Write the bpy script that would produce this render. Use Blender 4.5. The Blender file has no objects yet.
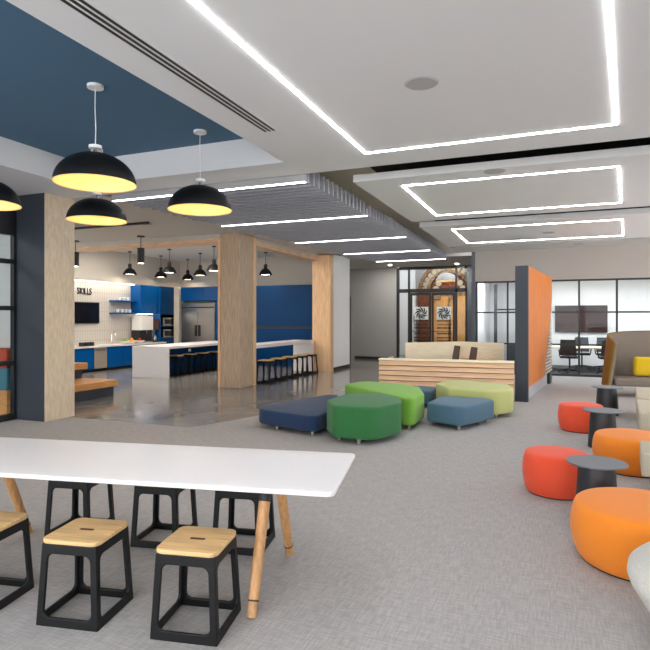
import bpy, bmesh, math, random
from mathutils import Vector, Matrix
random.seed(7)
S = bpy.context.scene
C = S.collection
PI = math.pi
R = math.radians

# ------------------------------------------------------------------ materials
def lin(c):
    out = []
    for v in c[:3]:
        v /= 255.0
        out.append(v/12.92 if v <= .04045 else ((v+.055)/1.055)**2.4)
    return (*out, 1.0)

def mat(name, rgb, rough=.6, metal=0.0, spec=.5, noise=0.0, nscale=20.0, bump=0.0, stretch=None, emit=0.0, sheen=0.0, coat=0.0):
    m = bpy.data.materials.new(name); m.use_nodes = True
    nt = m.node_tree; b = nt.nodes['Principled BSDF']
    b.inputs['Base Color'].default_value = lin(rgb)
    b.inputs['Roughness'].default_value = rough
    b.inputs['Metallic'].default_value = metal
    b.inputs['Specular IOR Level'].default_value = spec
    if coat: b.inputs['Coat Weight'].default_value = coat; b.inputs['Coat Roughness'].default_value = .08
    if sheen: b.inputs['Sheen Weight'].default_value = sheen
    if emit:
        b.inputs['Emission Color'].default_value = lin(rgb)
        b.inputs['Emission Strength'].default_value = emit
    if noise or bump:
        tc = nt.nodes.new('ShaderNodeTexCoord'); mp = nt.nodes.new('ShaderNodeMapping')
        n = nt.nodes.new('ShaderNodeTexNoise'); n.inputs['Scale'].default_value = nscale
        n.inputs['Detail'].default_value = 5
        if stretch: mp.inputs['Scale'].default_value = stretch
        nt.links.new(tc.outputs['Object'], mp.inputs['Vector']); nt.links.new(mp.outputs['Vector'], n.inputs['Vector'])
        if noise:
            rp = nt.nodes.new('ShaderNodeValToRGB')
            a = lin([max(0, v*(1-noise)) for v in rgb]); c = lin([min(255, v*(1+noise)) for v in rgb])
            rp.color_ramp.elements[0].color = a; rp.color_ramp.elements[1].color = c
            rp.color_ramp.elements[0].position = .3; rp.color_ramp.elements[1].position = .7
            nt.links.new(n.outputs['Fac'], rp.inputs['Fac']); nt.links.new(rp.outputs['Color'], b.inputs['Base Color'])
        if bump:
            bp = nt.nodes.new('ShaderNodeBump'); bp.inputs['Strength'].default_value = bump; bp.inputs['Distance'].default_value = .01
            nt.links.new(n.outputs['Fac'], bp.inputs['Height']); nt.links.new(bp.outputs['Normal'], b.inputs['Normal'])
    return m

def wood(name, rgb, scale=6.0, axis=0, contrast=.16, rough=.45):
    st = [14, 14, 14]; st[axis] = .8
    return mat(name, rgb, rough=rough, noise=contrast, nscale=scale, stretch=st)

def emis(name, rgb, s):
    m = bpy.data.materials.new(name); m.use_nodes = True
    nt = m.node_tree; nt.nodes.clear()
    e = nt.nodes.new('ShaderNodeEmission'); o = nt.nodes.new('ShaderNodeOutputMaterial')
    e.inputs['Color'].default_value = lin(rgb); e.inputs['Strength'].default_value = s
    nt.links.new(e.outputs[0], o.inputs[0])
    return m

def weave_mat(name, a, b, rough=.95):
    m = bpy.data.materials.new(name); m.use_nodes = True
    nt = m.node_tree; p = nt.nodes['Principled BSDF']
    p.inputs['Roughness'].default_value = rough; p.inputs['Specular IOR Level'].default_value = .15
    tc = nt.nodes.new('ShaderNodeTexCoord')
    outs = []
    for sc in ((95, 9, 1), (9, 95, 1)):
        mp = nt.nodes.new('ShaderNodeMapping'); mp.inputs['Scale'].default_value = sc
        n = nt.nodes.new('ShaderNodeTexNoise'); n.inputs['Scale'].default_value = 1.0; n.inputs['Detail'].default_value = 4
        nt.links.new(tc.outputs['Object'], mp.inputs['Vector']); nt.links.new(mp.outputs['Vector'], n.inputs['Vector'])
        outs.append(n.outputs['Fac'])
    ad = nt.nodes.new('ShaderNodeMath'); ad.operation = 'ADD'
    nt.links.new(outs[0], ad.inputs[0]); nt.links.new(outs[1], ad.inputs[1])
    rp = nt.nodes.new('ShaderNodeValToRGB')
    rp.color_ramp.elements[0].position = .42; rp.color_ramp.elements[1].position = .62
    rp.color_ramp.elements[0].color = lin(a); rp.color_ramp.elements[1].color = lin(b)
    hv = nt.nodes.new('ShaderNodeMath'); hv.operation = 'MULTIPLY'; hv.inputs[1].default_value = .5
    nt.links.new(ad.outputs[0], hv.inputs[0]); nt.links.new(hv.outputs[0], rp.inputs['Fac'])
    nt.links.new(rp.outputs['Color'], p.inputs['Base Color'])
    bp = nt.nodes.new('ShaderNodeBump'); bp.inputs['Strength'].default_value = .3; bp.inputs['Distance'].default_value = .004
    nt.links.new(hv.outputs[0], bp.inputs['Height']); nt.links.new(bp.outputs['Normal'], p.inputs['Normal'])
    return m

def tile_mat(name, tile, grout, w, h):
    m = bpy.data.materials.new(name); m.use_nodes = True
    nt = m.node_tree; p = nt.nodes['Principled BSDF']; p.inputs['Roughness'].default_value = .25
    tc = nt.nodes.new('ShaderNodeTexCoord'); sx = nt.nodes.new('ShaderNodeSeparateXYZ'); cb = nt.nodes.new('ShaderNodeCombineXYZ')
    nt.links.new(tc.outputs['Object'], sx.inputs[0]); nt.links.new(sx.outputs['Y'], cb.inputs['X']); nt.links.new(sx.outputs['Z'], cb.inputs['Y'])
    br = nt.nodes.new('ShaderNodeTexBrick'); br.offset = 0
    br.inputs['Scale'].default_value = 1; br.inputs['Brick Width'].default_value = w; br.inputs['Row Height'].default_value = h
    br.inputs['Mortar Size'].default_value = .006
    br.inputs['Color1'].default_value = lin(tile); br.inputs['Color2'].default_value = lin(tile); br.inputs['Mortar'].default_value = lin(grout)
    nt.links.new(cb.outputs[0], br.inputs['Vector']); nt.links.new(br.outputs['Color'], p.inputs['Base Color'])
    return m

def glass_mat(name, tint=(235, 240, 240), refl=.08):
    m = bpy.data.materials.new(name); m.use_nodes = True
    nt = m.node_tree; nt.nodes.clear()
    o = nt.nodes.new('ShaderNodeOutputMaterial'); mx = nt.nodes.new('ShaderNodeMixShader')
    t = nt.nodes.new('ShaderNodeBsdfTransparent'); t.inputs['Color'].default_value = lin(tint)
    g = nt.nodes.new('ShaderNodeBsdfGlossy'); g.inputs['Roughness'].default_value = .02
    mx.inputs['Fac'].default_value = refl
    nt.links.new(t.outputs[0], mx.inputs[1]); nt.links.new(g.outputs[0], mx.inputs[2]); nt.links.new(mx.outputs[0], o.inputs[0])
    return m

M = dict(
    carpet=weave_mat('carpet', (160, 157, 155), (180, 177, 174)),
    dark_carpet=weave_mat('dark carpet', (70, 70, 74), (98, 97, 100)),
    concrete_floor=mat('polished concrete', (136, 132, 128), rough=.14, noise=.14, nscale=1.5, spec=.55),
    ceiling=mat('ceiling paint', (222, 221, 220), .9),
    ceiling_grey=mat('soffit paint', (196, 192, 186), .9),
    plenum=mat('plenum paint', (214, 206, 192), .9),
    black_void=mat('black plenum', (34, 28, 27), .9, noise=.4, nscale=9),
    tray_blue=mat('tray blue', (78, 112, 138), .85),
    taupe=mat('taupe wall', (172, 163, 155), .9),
    grey_wall=mat('grey wall', (172, 171, 168), .9),
    pier=mat('pier paint', (98, 102, 108), .85),
    bright_wall=mat('bright wall', (244, 242, 240), .9),
    white_wall=mat('white wall', (226, 224, 224), .9),
    beige_wall=mat('kitchen wall', (206, 200, 190), .9),
    slate=mat('slate paint', (50, 56, 64), .6),
    black=mat('black metal', (30, 30, 32), .45),
    black_soft=mat('black powder coat', (17, 17, 18), .5, spec=.3),
    column=mat('board formed concrete', (206, 188, 162), .85, noise=.06, nscale=5, stretch=(7, 7, 1.6), bump=.25),
    oak=wood('limed oak', (182, 158, 132), 4, 2, .12),
    oak_warm=wood('warm oak', (226, 186, 142), 4, 2, .08),
    oak_h=wood('oak lengthwise', (222, 186, 148), 4, 0, .12),
    oak_y=wood('oak header', (214, 184, 152), 4, 1, .1),
    oak_desk=wood('desk ash', (228, 188, 150), 3, 0, .07),
    maple=wood('maple', (250, 230, 194), 3, 0, .03),
    seat_wood=wood('stool seat wood', (216, 178, 124), 4, 0, .10),
    leg_wood=wood('table leg wood', (192, 144, 94), 4, 2, .10),
    platform_wood=wood('platform wood', (212, 150, 84), 4, 1, .12),
    gap_dark=mat('dark wood gap', (88, 58, 40), .8),
    white_top=mat('white laminate', (232, 230, 230), .35),
    quartz=mat('white quartz', (228, 224, 224), .3),
    gold=mat('gold lining', (246, 214, 156), .45),
    bulb=emis('warm bulb', (255, 232, 178), 24),
    bulb_small=emis('small bulb', (255, 232, 200), 9),
    led=emis('led strip', (252, 251, 255), 26),
    led_warm=emis('warm led strip', (255, 250, 246), 18),
    led_cove=emis('cove led', (255, 250, 240), 4),
    linear=emis('linear light', (250, 250, 255), 8),
    lens=emis('downlight lens', (255, 246, 232), 170),
    lens_hall=emis('hall downlight', (255, 248, 238), 520),
    lens_cool=emis('office light', (250, 252, 255), 11),
    felt=mat('grey felt', (170, 170, 176), .95, noise=.08, nscale=60),
    speaker=mat('speaker grille', (176, 173, 172), .8),
    cob=mat('cobalt lacquer', (4, 80, 148), .25, spec=.3),
    cob_dark=mat('deep blue lacquer', (2, 56, 104), .4, spec=.15),
    steel=mat('brushed steel', (176, 172, 168), .28, metal=1.0, noise=.06, nscale=3, stretch=(1, 1, 40)),
    steel_front=mat('steel front', (176, 166, 152), .4, metal=.35, noise=.05, nscale=3, stretch=(1, 1, 40)),
    chrome=mat('chrome', (210, 210, 212), .1, metal=1.0),
    screen=mat('black screen', (22, 22, 26), .12),
    screen_warm=mat('off screen', (52, 30, 28), .45, spec=.2),
    tile=tile_mat('stacked tile', (202, 196, 188), (172, 166, 160), .1, .3),
    orange_panel=mat('orange felt panel', (200, 110, 26), .6, noise=.04, nscale=3),
    slat=mat('pale slat', (190, 178, 166), .7),
    plinth=mat('pale plinth', (176, 172, 176), .7),
    navy=mat('navy fabric', (16, 44, 78), .9, noise=.06, nscale=200, sheen=.1),
    green=mat('dark green fabric', (42, 106, 54), .9, noise=.05, nscale=200, sheen=.1),
    lime=mat('lime fabric', (120, 172, 62), .9, noise=.05, nscale=200, sheen=.1),
    blue=mat('steel blue fabric', (74, 106, 126), .9, noise=.05, nscale=200, sheen=.1),
    pale_green=mat('pale green fabric', (184, 188, 120), .9, noise=.05, nscale=200, sheen=.1),
    red=mat('coral red fabric', (230, 80, 46), .85, noise=.03, nscale=200, sheen=.1),
    orange=mat('orange fabric', (236, 134, 30), .85, noise=.03, nscale=200, sheen=.1),
    mustard=mat('mustard fabric', (124, 92, 12), .9),
    yellow=mat('yellow fabric', (214, 176, 22), .9),
    taupe_fabric=mat('taupe fabric', (126, 114, 102), .9, noise=.04, nscale=100),
    beige_fabric=mat('beige fabric', (190, 182, 160), .9, noise=.05, nscale=160),
    grey_fabric=mat('light grey fabric', (200, 198, 190), .92, noise=.07, nscale=160),
    table_grey=mat('side table top', (98, 102, 108), .45),
    table_dark=mat('side table drum', (44, 44, 48), .4),
    glass=glass_mat('glass', (240, 243, 243), .01),
    mesh_back=mat('chair mesh', (66, 56, 52), .8),
    brown=mat('brown leather', (78, 54, 46), .5),
    decal=mat('frosted film', (226, 232, 232), .7),
    decal_black=mat('black film', (26, 28, 30), .6),
    stone=mat('carved stone', (150, 116, 86), .9, noise=.3, nscale=10),
    stone_light=mat('pale stone', (214, 196, 168), .9),
    brick=mat('brick', (128, 74, 48), .9, noise=.25, nscale=14),
    gold_wood=wood('lobby door wood', (222, 160, 84), 4, 2, .12),
    rubber=mat('caster', (172, 160, 146), .5),
    ceramic=mat('white ceramic', (240, 240, 238), .3),
    apple=mat('red fruit', (196, 52, 28), .4), lemon=mat('yellow fruit', (236, 176, 40), .5), lime_fruit=mat('green fruit', (120, 180, 40), .5),
    teal=mat('teal fabric', (70, 120, 130), .9), rust=mat('rust fabric', (176, 74, 46), .9), royal=mat('royal rug', (44, 66, 150), .9),
    siding=mat('pale siding', (206, 204, 196), .8),
)

# ------------------------------------------------------------------ mesh builder
class MB:
    def __init__(s): s.bm = bmesh.new()
    def box(s, x0, x1, y0, y1, z0, z1):
        v = [s.bm.verts.new((x, y, z)) for x in (x0, x1) for y in (y0, y1) for z in (z0, z1)]
        for f in ((0, 1, 3, 2), (4, 6, 7, 5), (0, 4, 5, 1), (2, 3, 7, 6), (0, 2, 6, 4), (1, 5, 7, 3)):
            s.bm.faces.new([v[i] for i in f])
        return s
    def prism(s, pts, z0, z1):
        a = [s.bm.verts.new((x, y, z0)) for x, y in pts]; b = [s.bm.verts.new((x, y, z1)) for x, y in pts]
        s.bm.faces.new(a[::-1]); s.bm.faces.new(b); n = len(pts)
        for i in range(n): s.bm.faces.new((a[i], a[(i+1) % n], b[(i+1) % n], b[i]))
        return s
    def solid(s, pts8):      # 4 bottom points then 4 top points
        v = [s.bm.verts.new(p) for p in pts8]
        for f in ((3, 2, 1, 0), (4, 5, 6, 7), (0, 1, 5, 4), (1, 2, 6, 5), (2, 3, 7, 6), (3, 0, 4, 7)):
            s.bm.faces.new([v[i] for i in f])
        return s
    def extr(s, pts, vec):   # planar 3-D outline pushed along vec
        a = [s.bm.verts.new(p) for p in pts]; vec = Vector(vec)
        b = [s.bm.verts.new(Vector(p)+vec) for p in pts]; n = len(pts)
        s.bm.faces.new(a[::-1]); s.bm.faces.new(b)
        for i in range(n): s.bm.faces.new((a[i], a[(i+1) % n], b[(i+1) % n], b[i]))
        return s
    def lathe(s, prof, c=(0, 0, 0), seg=32, closed=True):
        rings = []
        for r, z in prof:
            if r < 1e-5: rings.append([s.bm.verts.new((c[0], c[1], c[2]+z))])
            else: rings.append([s.bm.verts.new((c[0]+r*math.cos(2*PI*i/seg), c[1]+r*math.sin(2*PI*i/seg), c[2]+z)) for i in range(seg)])
        for a, b in zip(rings, rings[1:]):
            for i in range(seg):
                j = (i+1) % seg
                if len(a) == 1 and len(b) == 1: continue
                if len(a) == 1: s.bm.faces.new((a[0], b[j], b[i]))
                elif len(b) == 1: s.bm.faces.new((a[i], a[j], b[0]))
                else: s.bm.faces.new((a[i], a[j], b[j], b[i]))
        if closed:
            for k in (0, -1):
                if len(rings[k]) > 1: s.bm.faces.new(rings[k] if k else rings[k][::-1])
        return s
    def tube(s, p0, p1, r0, r1=None, seg=12):
        r1 = r0 if r1 is None else r1
        p0, p1 = Vector(p0), Vector(p1); d = (p1-p0).normalized()
        a = d.orthogonal().normalized(); b = d.cross(a)
        A = [s.bm.verts.new(p0+(a*math.cos(2*PI*i/seg)+b*math.sin(2*PI*i/seg))*r0) for i in range(seg)]
        B = [s.bm.verts.new(p1+(a*math.cos(2*PI*i/seg)+b*math.sin(2*PI*i/seg))*r1) for i in range(seg)]
        for i in range(seg):
            j = (i+1) % seg; s.bm.faces.new((A[i], A[j], B[j], B[i]))
        s.bm.faces.new(A[::-1]); s.bm.faces.new(B)
        return s
    def path(s, pts, r, seg=8):
        for a, b in zip(pts, pts[1:]): s.tube(a, b, r, r, seg)
        return s
    def ball(s, c, r, sc=(1, 1, 1)):
        bmesh.ops.create_uvsphere(s.bm, u_segments=16, v_segments=10, radius=r,
                                  matrix=Matrix.Translation(c) @ Matrix.Diagonal((*sc, 1)))
        return s
    def pebble(s, poly, rad, z0, z1, er, crown=.0, bulge=0.0, n=8):
        o, nr = rounded(poly, rad, n)
        lev = []
        for k in range(5):
            t = PI/2*k/4; lev.append((er*(1-math.sin(t)), z0+er*(1-math.cos(t))))
        lev = lev[:]
        mid = [(-bulge*math.sin(PI*k/4), z0+er+(z1-z0-2*er)*k/4) for k in (1, 2, 3)]
        top = [(er*(1-math.cos(PI/2*k/4)), z1-er+er*math.sin(PI/2*k/4)) for k in range(5)]
        rings = []
        for ins, z in lev+mid+top:
            rings.append([s.bm.verts.new((p[0]-q[0]*ins, p[1]-q[1]*ins, z)) for p, q in zip(o, nr)])
        m = len(o)
        cx = sum(p[0] for p in o)/m; cy = sum(p[1] for p in o)/m
        for t in (.6, .25):
            rings.append([s.bm.verts.new((cx+(p[0]-q[0]*er-cx)*t, cy+(p[1]-q[1]*er-cy)*t, z1+crown*(1-t*t))) for p, q in zip(o, nr)])
        for a, b in zip(rings, rings[1:]):
            for i in range(m):
                j = (i+1) % m; s.bm.faces.new((a[i], a[j], b[j], b[i]))
        s.bm.faces.new(rings[0][::-1]); s.bm.faces.new(rings[-1])
        return s
    def build(s, name, m, parent=None, smooth=False, bevel=0.0, loc=None, rotz=0, bseg=2):
        bmesh.ops.recalc_face_normals(s.bm, faces=s.bm.faces)
        me = bpy.data.meshes.new(name); s.bm.to_mesh(me); s.bm.free()
        me.materials.append(m)
        if smooth:
            for p in me.polygons: p.use_smooth = True
            me.set_sharp_from_angle(angle=R(40))
        o = bpy.data.objects.new(name, me); C.objects.link(o)
        if parent: o.parent = parent
        if loc: o.location = loc
        o.rotation_euler.z = rotz
        if bevel:
            b = o.modifiers.new('bevel', 'BEVEL'); b.width = bevel; b.segments = bseg; b.limit_method = 'ANGLE'; b.angle_limit = R(40)
        return o

def rounded(poly, rad, n=8):
    """rounded outline (counter-clockwise polygon) and its outward normals"""
    out, nr = [], []
    k = len(poly)
    if not isinstance(rad, (list, tuple)): rad = [rad]*k
    for i in range(k):
        p0, p1, p2 = Vector(poly[i-1]), Vector(poly[i]), Vector(poly[(i+1) % k])
        d0 = (p1-p0).normalized(); d1 = (p2-p1).normalized()
        n0 = Vector((d0.y, -d0.x)); n1 = Vector((d1.y, -d1.x))
        ang = math.acos(max(-1, min(1, d0.dot(d1)))); t = rad[i]*math.tan(ang/2)
        c = p1 - d0*t - n0*rad[i]
        for j in range(n+1):
            a = ang*j/n
            v = Vector((n0.x*math.cos(a)-n0.y*math.sin(a), n0.x*math.sin(a)+n0.y*math.cos(a)))
            out.append(c+v*rad[i]); nr.append(v)
    return out, nr

def tag(o, label=None, cat=None, group=None, kind=None):
    if label: o['label'] = label
    if cat: o['category'] = cat
    if group: o['group'] = group
    if kind: o['kind'] = kind
    return o
def thing(name, label, cat, loc=(0, 0, 0), rotz=0, group=None):
    o = bpy.data.objects.new(name, None); C.objects.link(o); o.empty_display_size = .1
    o.location = loc; o.rotation_euler.z = rotz
    return tag(o, label, cat, group)
def struct(mb, name, m, parent=None, **k):
    o = mb.build(name, m, parent, **k)
    if not parent: o['kind'] = 'structure'
    return o
def copy_tree(o, parent=None):
    c = o.copy(); C.objects.link(c)
    if parent: c.parent = parent
    for ch in list(o.children): copy_tree(ch, c)
    return c
def repeat(proto, spots):
    """first spot moves the prototype, the others are copies; spots: (loc, rotz, label)"""
    res = []
    for i, (loc, rz, label) in enumerate(spots):
        o = proto if i == 0 else res_copy(proto)
        o.location = loc; o.rotation_euler.z = rz; o['label'] = label
        res.append(o)
    return res
def res_copy(p): return copy_tree(p)

CEIL = 3.53
# ================================================================== SETTING
# floors: carpet in the foreground, polished concrete towards the kitchen
carpet = [(-7.85, -4.0), (6.5, -4.0), (6.5, 16.75), (-2.1, 16.75), (-2.1, 12.8), (-4.2, 12.8), (-4.42, 8.3), (-4.6, 7.7), (-4.85, 7.0), (-4.95, 6.83), (-7.85, 6.83)]
struct(MB().prism(carpet, -.05, 0), 'floor', M['carpet'])
conc = [(-7.85, 6.83), (-4.95, 6.83), (-4.85, 7.0), (-4.6, 7.7), (-4.42, 8.3), (-4.2, 12.8), (-2.1, 12.8), (-2.1, 20.95), (-7.6, 20.95), (-7.6, 17.6), (-13.4, 17.6), (-13.4, 6.83)]
struct(MB().prism(conc, -.05, 0), 'floor_concrete', M['concrete_floor'])

# front ceiling with a sunken blue tray
t = MB()
X0, X1, Y0, Y1, ZT = -6.45, -3.08, -1.0, 6.23, 3.89
YB = 6.84
t.box(-7.9, X0, -4, YB, CEIL, CEIL+.12); t.box(X0, X1, Y1, YB, CEIL, CEIL+.12); t.box(X0, X1, -4, Y0, CEIL, CEIL+.12)
t.box(X1, 6.5, -4, YB, CEIL, CEIL+.12)
struct(t, 'ceiling', M['ceiling'])
t = MB(); e = .03
t.box(X0-e, X0-.002, Y0-e, Y1+e, CEIL+.121, ZT); t.box(X1+.002, X1+e, Y0-e, Y1+e, CEIL+.121, ZT)
t.box(X0-.001, X1+.001, Y1+.002, Y1+e, CEIL+.121, ZT); t.box(X0-.001, X1+.001, Y0-e, Y0-.002, CEIL+.121, ZT)
struct(t, 'ceiling_tray_sides', M['ceiling'])
struct(MB().box(X0-e, X1+e, Y0-e, Y1+e, ZT+.001, ZT+.05), 'ceiling_tray', M['tray_blue'])
# floating ceiling panels
def panel(name, y0, y1):
    struct(MB().box(-2.63, 6.5, y0, y1, CEIL, CEIL+.10), name, M['ceiling'])
panel('ceiling_panel_middle', 7.52, 11.06); panel('ceiling_panel_rear', 11.78, 15.34)
struct(MB().box(-2.63, 6.5, 15.6, 16.75, CEIL, CEIL+.1), 'ceiling_rear_strip', M['ceiling_grey'])
struct(MB().box(-13.5, -2.64, YB, 21.0, 3.95, 4.0), 'ceiling_plenum', M['plenum'])
struct(MB().box(-13.5, 6.6, YB-.05, YB, CEIL+.121, 4.0), 'ceiling_plenum_end', M['plenum'])  # unseen closing face, added to stop sky light leaking onto the panel edges
struct(MB().box(-13.5, 6.6, -4.1, YB-.051, 4.0, 4.05), 'roof', M['plenum'])  # unseen cover, added to keep the sky out of the ceiling void
struct(MB().box(-2.64, 6.5, YB, 16.75, 3.95, 4.0), 'ceiling_plenum_dark', M['black_void'])
# grey soffit between the dining area and kitchen, and over the rear hall
soff = [(-13.4, YB+.01), (-6.56, YB+.01), (-5.56, 17.75), (-2.2, 17.75), (-2.2, 20.9), (-7.6, 20.9), (-7.6, 17.6), (-6.1, 17.3), (-6.1, 15.75), (-6.56, 15.75), (-6.56, 11.0), (-13.4, 11.0)]
struct(MB().prism(soff, CEIL, CEIL+.1), 'ceiling_soffit', M['ceiling_grey'])
struct(MB().box(-13.4, -6.57, 11.0, 17.7, 3.75, 3.8), 'ceiling_kitchen', M['ceiling'])
struct(MB().box(-13.4, -6.57, 10.98, 11.0, 3.631, 3.75), 'trim_1', M['ceiling_grey'])

# walls
struct(MB().box(-13.45, -13.35, 6.83, 17.7, 0, 4.0), 'wall_kitchen_tile', M['tile'])
struct(MB().box(-13.35, -13.1, 11.0, 17.6, 2.74, 3.75), 'wall_kitchen_bulkhead', M['beige_wall'])
struct(MB().box(-13.45, -6.6, 17.6, 17.7, 0, 3.75), 'wall_kitchen_back', M['beige_wall'])
struct(MB().box(-6.55, -6.15, 15.82, 17.24, .1, CEIL), 'wall_kitchen_side', M['bright_wall'])
struct(MB().box(-6.56, -6.14, 15.82, 17.25, 0, .1), 'baseboard_kitchen', M['black'])
struct(MB().box(-6.66, -6.56, 15.85, 17.6, 0, CEIL+.2), 'wall_kitchen_return', M['beige_wall'])
struct(MB().box(-7.7, -5.52, 20.9, 21.0, 0, CEIL), 'wall_grey', M['grey_wall'])
struct(MB().box(-7.24, -5.56, 20.88, 20.899, 0, .1), 'baseboard_grey', M['black'])
struct(MB().box(-7.7, -7.6, 17.7, 20.9, 0, CEIL), 'wall_hall_left', M['grey_wall'])
struct(MB().box(-2.89, -2.2, 20.85, 21.0, 0, CEIL), 'wall_entry_pier', M['pier'])
struct(MB().box(-2.1, 6.5, 16.75, 16.85, 2.66, CEIL+.45), 'wall_rear', M['taupe'])
struct(MB().box(-2.2, -2.1, 16.75, 21.0, 0, CEIL+.45), 'wall_rear_return', M['pier'])
struct(MB().box(-2.099, -2.08, 16.86, 20.6, 0, 2.95), 'wall_small_room_lining', M['white_wall'])
# front-left storefront and its slate pier
struct(MB().box(-7.86, -7.262, 6.36, 6.62, 0, CEIL), 'wall_slate', M['slate'])
t = MB()
t.box(-7.93, -7.85, 6.31, 6.355, 0, CEIL); t.box(-7.93, -7.85, -4, 6.31, 0, .1); t.box(-7.93, -7.85, -4, 6.31, 2.9, CEIL)
for z in (.86, 1.72, 2.45): t.box(-7.93, -7.85, -4, 6.31, z, z+.07)
for y in (4.8, 3.2, 1.6, 0, -1.6, -3.2): t.box(-7.93, -7.85, y, y+.08, .1, 2.9)
w1 = struct(t, 'window_1', M['black'])
struct(MB().box(-7.895, -7.885, -4, 6.31, .1, 2.9), 'pane', M['glass'], w1)
# side room behind the storefront
struct(MB().box(-12, -7.93, -4, 6.83, -.06, -.01), 'floor_side_room', M['royal'])
t = MB().box(-12, -7.87, 6.74, 6.80, 0, CEIL)
for k in range(38): t.box(-12, -7.87, 6.725, 6.74, .05+.09*k, .05+.09*k+.07)
struct(t, 'wall_side_room', M['siding'])
struct(MB().box(-12.1, -12, -4, 6.83, 0, CEIL), 'wall_side_room_left', M['siding'])
# unseen sides: wall with big daylight windows behind the camera and on the right
def window_wall(name, n, horizontal, pos, a0, a1):
    t = MB(); f = MB()
    bx = (lambda b, u0, u1, z0, z1: b.box(u0, u1, pos-.1, pos, z0, z1)) if horizontal else (lambda b, u0, u1, z0, z1: b.box(pos, pos+.1, u0, u1, z0, z1))
    bx(t, a0, a1, 0, .25); bx(t, a0, a1, 3.3, 4.0)
    k = max(2, int((a1-a0)/2.2)); st = (a1-a0)/k
    for i in range(k+1):
        u = a0+st*i; bx(t, max(a0, u-.14), min(a1, u+.14), .25, 3.3)
    for i in range(k): bx(f, a0+st*i+.14, a0+st*(i+1)-.14, 1.15, 1.2)
    struct(t, name, M['white_wall']); struct(f, n, M['black'])
window_wall('wall_front', 'window_3', True, -4.0, -7.9, 6.5)
window_wall('wall_right', 'window_2', False, 6.5, 7.6, 16.85)
struct(MB().box(6.5, 6.6, -4.0, 7.6, 0, 4.0), 'wall_right_front', M['white_wall'])

# columns and timber portal of the kitchen
struct(MB().box(-7.85, -7.24, 6.621, 6.93, 0, CEIL), 'column_concrete', M['column'])
struct(MB().box(-7.261, -7.24, 6.365, 6.62, 0, CEIL), 'column_concrete_cheek', M['column'])
struct(MB().box(-7.08, -6.57, 11.02, 11.75, 0, CEIL), 'column_timber', M['oak'], bevel=.01)
t = MB(); t.box(-7.14, -7.081, 11.0, 11.75, 0, 3.36); t.box(-6.569, -6.555, 11.62, 11.75, 0, CEIL); struct(t, 'trim_3', M['oak_warm'])
struct(MB().box(-13.3, -7.081, 11.02, 11.5, 3.36, 3.44), 'trim_4', M['oak_h'])
struct(MB().box(-13.3, -7.081, 11.001, 11.5, 3.441, 3.74), 'trim_8', M['ceiling_grey'])
struct(MB().box(-6.9, -6.57, 11.751, 15.55, 3.33, 3.47), 'trim_5', M['oak_y'])
struct(MB().box(-6.9, -6.561, 11.751, 15.55, 3.471, 3.74), 'trim_9', M['ceiling_grey'])
struct(MB().box(-6.75, -6.16, 15.56, 15.81, 0, 3.5), 'trim_6', M['oak_warm'])

# ------------------------------------------------------------------ rear glazing and rooms behind
def glazing(name, y, xs, zs, x0, x1, z1, wdt=.05):
    t = MB()
    t.box(x0, x1, y-.03, y+.03, 0, .06); t.box(x0, x1, y-.03, y+.03, z1-.05, z1)
    for x in xs: t.box(x-wdt/2, x+wdt/2, y-.03, y+.03, .06, z1-.05)
    for z in zs: t.box(x0, x1, y-.022, y+.022, z-.022, z+.022)
    f = struct(t, name, M['black'])
    struct(MB().box(x0, x1, y-.004, y+.004, .06, z1-.05), 'pane', M['glass'], f)
    return f
glazing('window_4', 16.8, [-2.06, -1.2, -.25, .66, 1.58, 2.5, 3.42, 4.34, 5.26, 6.2], [.87, 1.76], -2.1, 6.5, 2.66)
# conference room
struct(MB().box(-2.1, 6.5, 16.85, 21.0, -.05, -.005), 'floor_conference', M['dark_carpet'])
struct(MB().box(-2.1, 6.5, 20.6, 20.7, 0, 3.0), 'wall_conference', M['white_wall'])
struct(MB().box(-2.1, 6.5, 16.86, 20.6, 2.95, 3.0), 'ceiling_conference', M['white_wall'])
struct(MB().box(6.4, 6.5, 16.86, 20.6, 0, 2.95), 'wall_conference_right', M['white_wall'])
struct(MB().box(-.62, -.52, 16.85, 20.6, 0, 2.95), 'wall_conference_divider', M['white_wall'])
for i, (x, y) in enumerate(((-1.4, 18.0), (.4, 18.4), (2.2, 18.4), (4.2, 18.4))):  # lamps added to make the glass rooms bright
    o = thing('ceiling_light', ['square ceiling light in the small glass room left of the orange divider',
              'square ceiling light in the meeting room above the wall screen end', 'square ceiling light above the meeting table',
              'square ceiling light at the right end of the meeting room'][i], 'ceiling light', (x, y, 2.949), group='lights of the glass rooms')
    MB().box(-.6, .6, -.6, .6, -.03, 0).build('frame', M['ceiling'], o)
    MB().box(-.55, .55, -.55, .55, -.036, -.031).build('diffuser', M['lens_cool'], o)
# ghost pieces inside the small glass room: tall black door frame and shelf
o = thing('door_frame', 'black frame standing inside the small glass room', 'door frame', (-1.75, 19.2, 0))
t = MB(); t.box(-.05, .05, -.05, .05, 0, 2.7); t.build('jamb', M['black'], o)
MB().box(.95, 1.0, -.03, .03, 0, 1.9).build('post', M['black'], o); MB().box(.051, .949, -.02, .02, 1.85, 1.9).build('rail', M['black'], o)
tag(MB().box(-1.4, -.66, 19.4, 20.0, 0, .72).build('credenza', M['slate'], bevel=.01), 'grey low credenza at the back of the small glass room', 'credenza')

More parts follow.
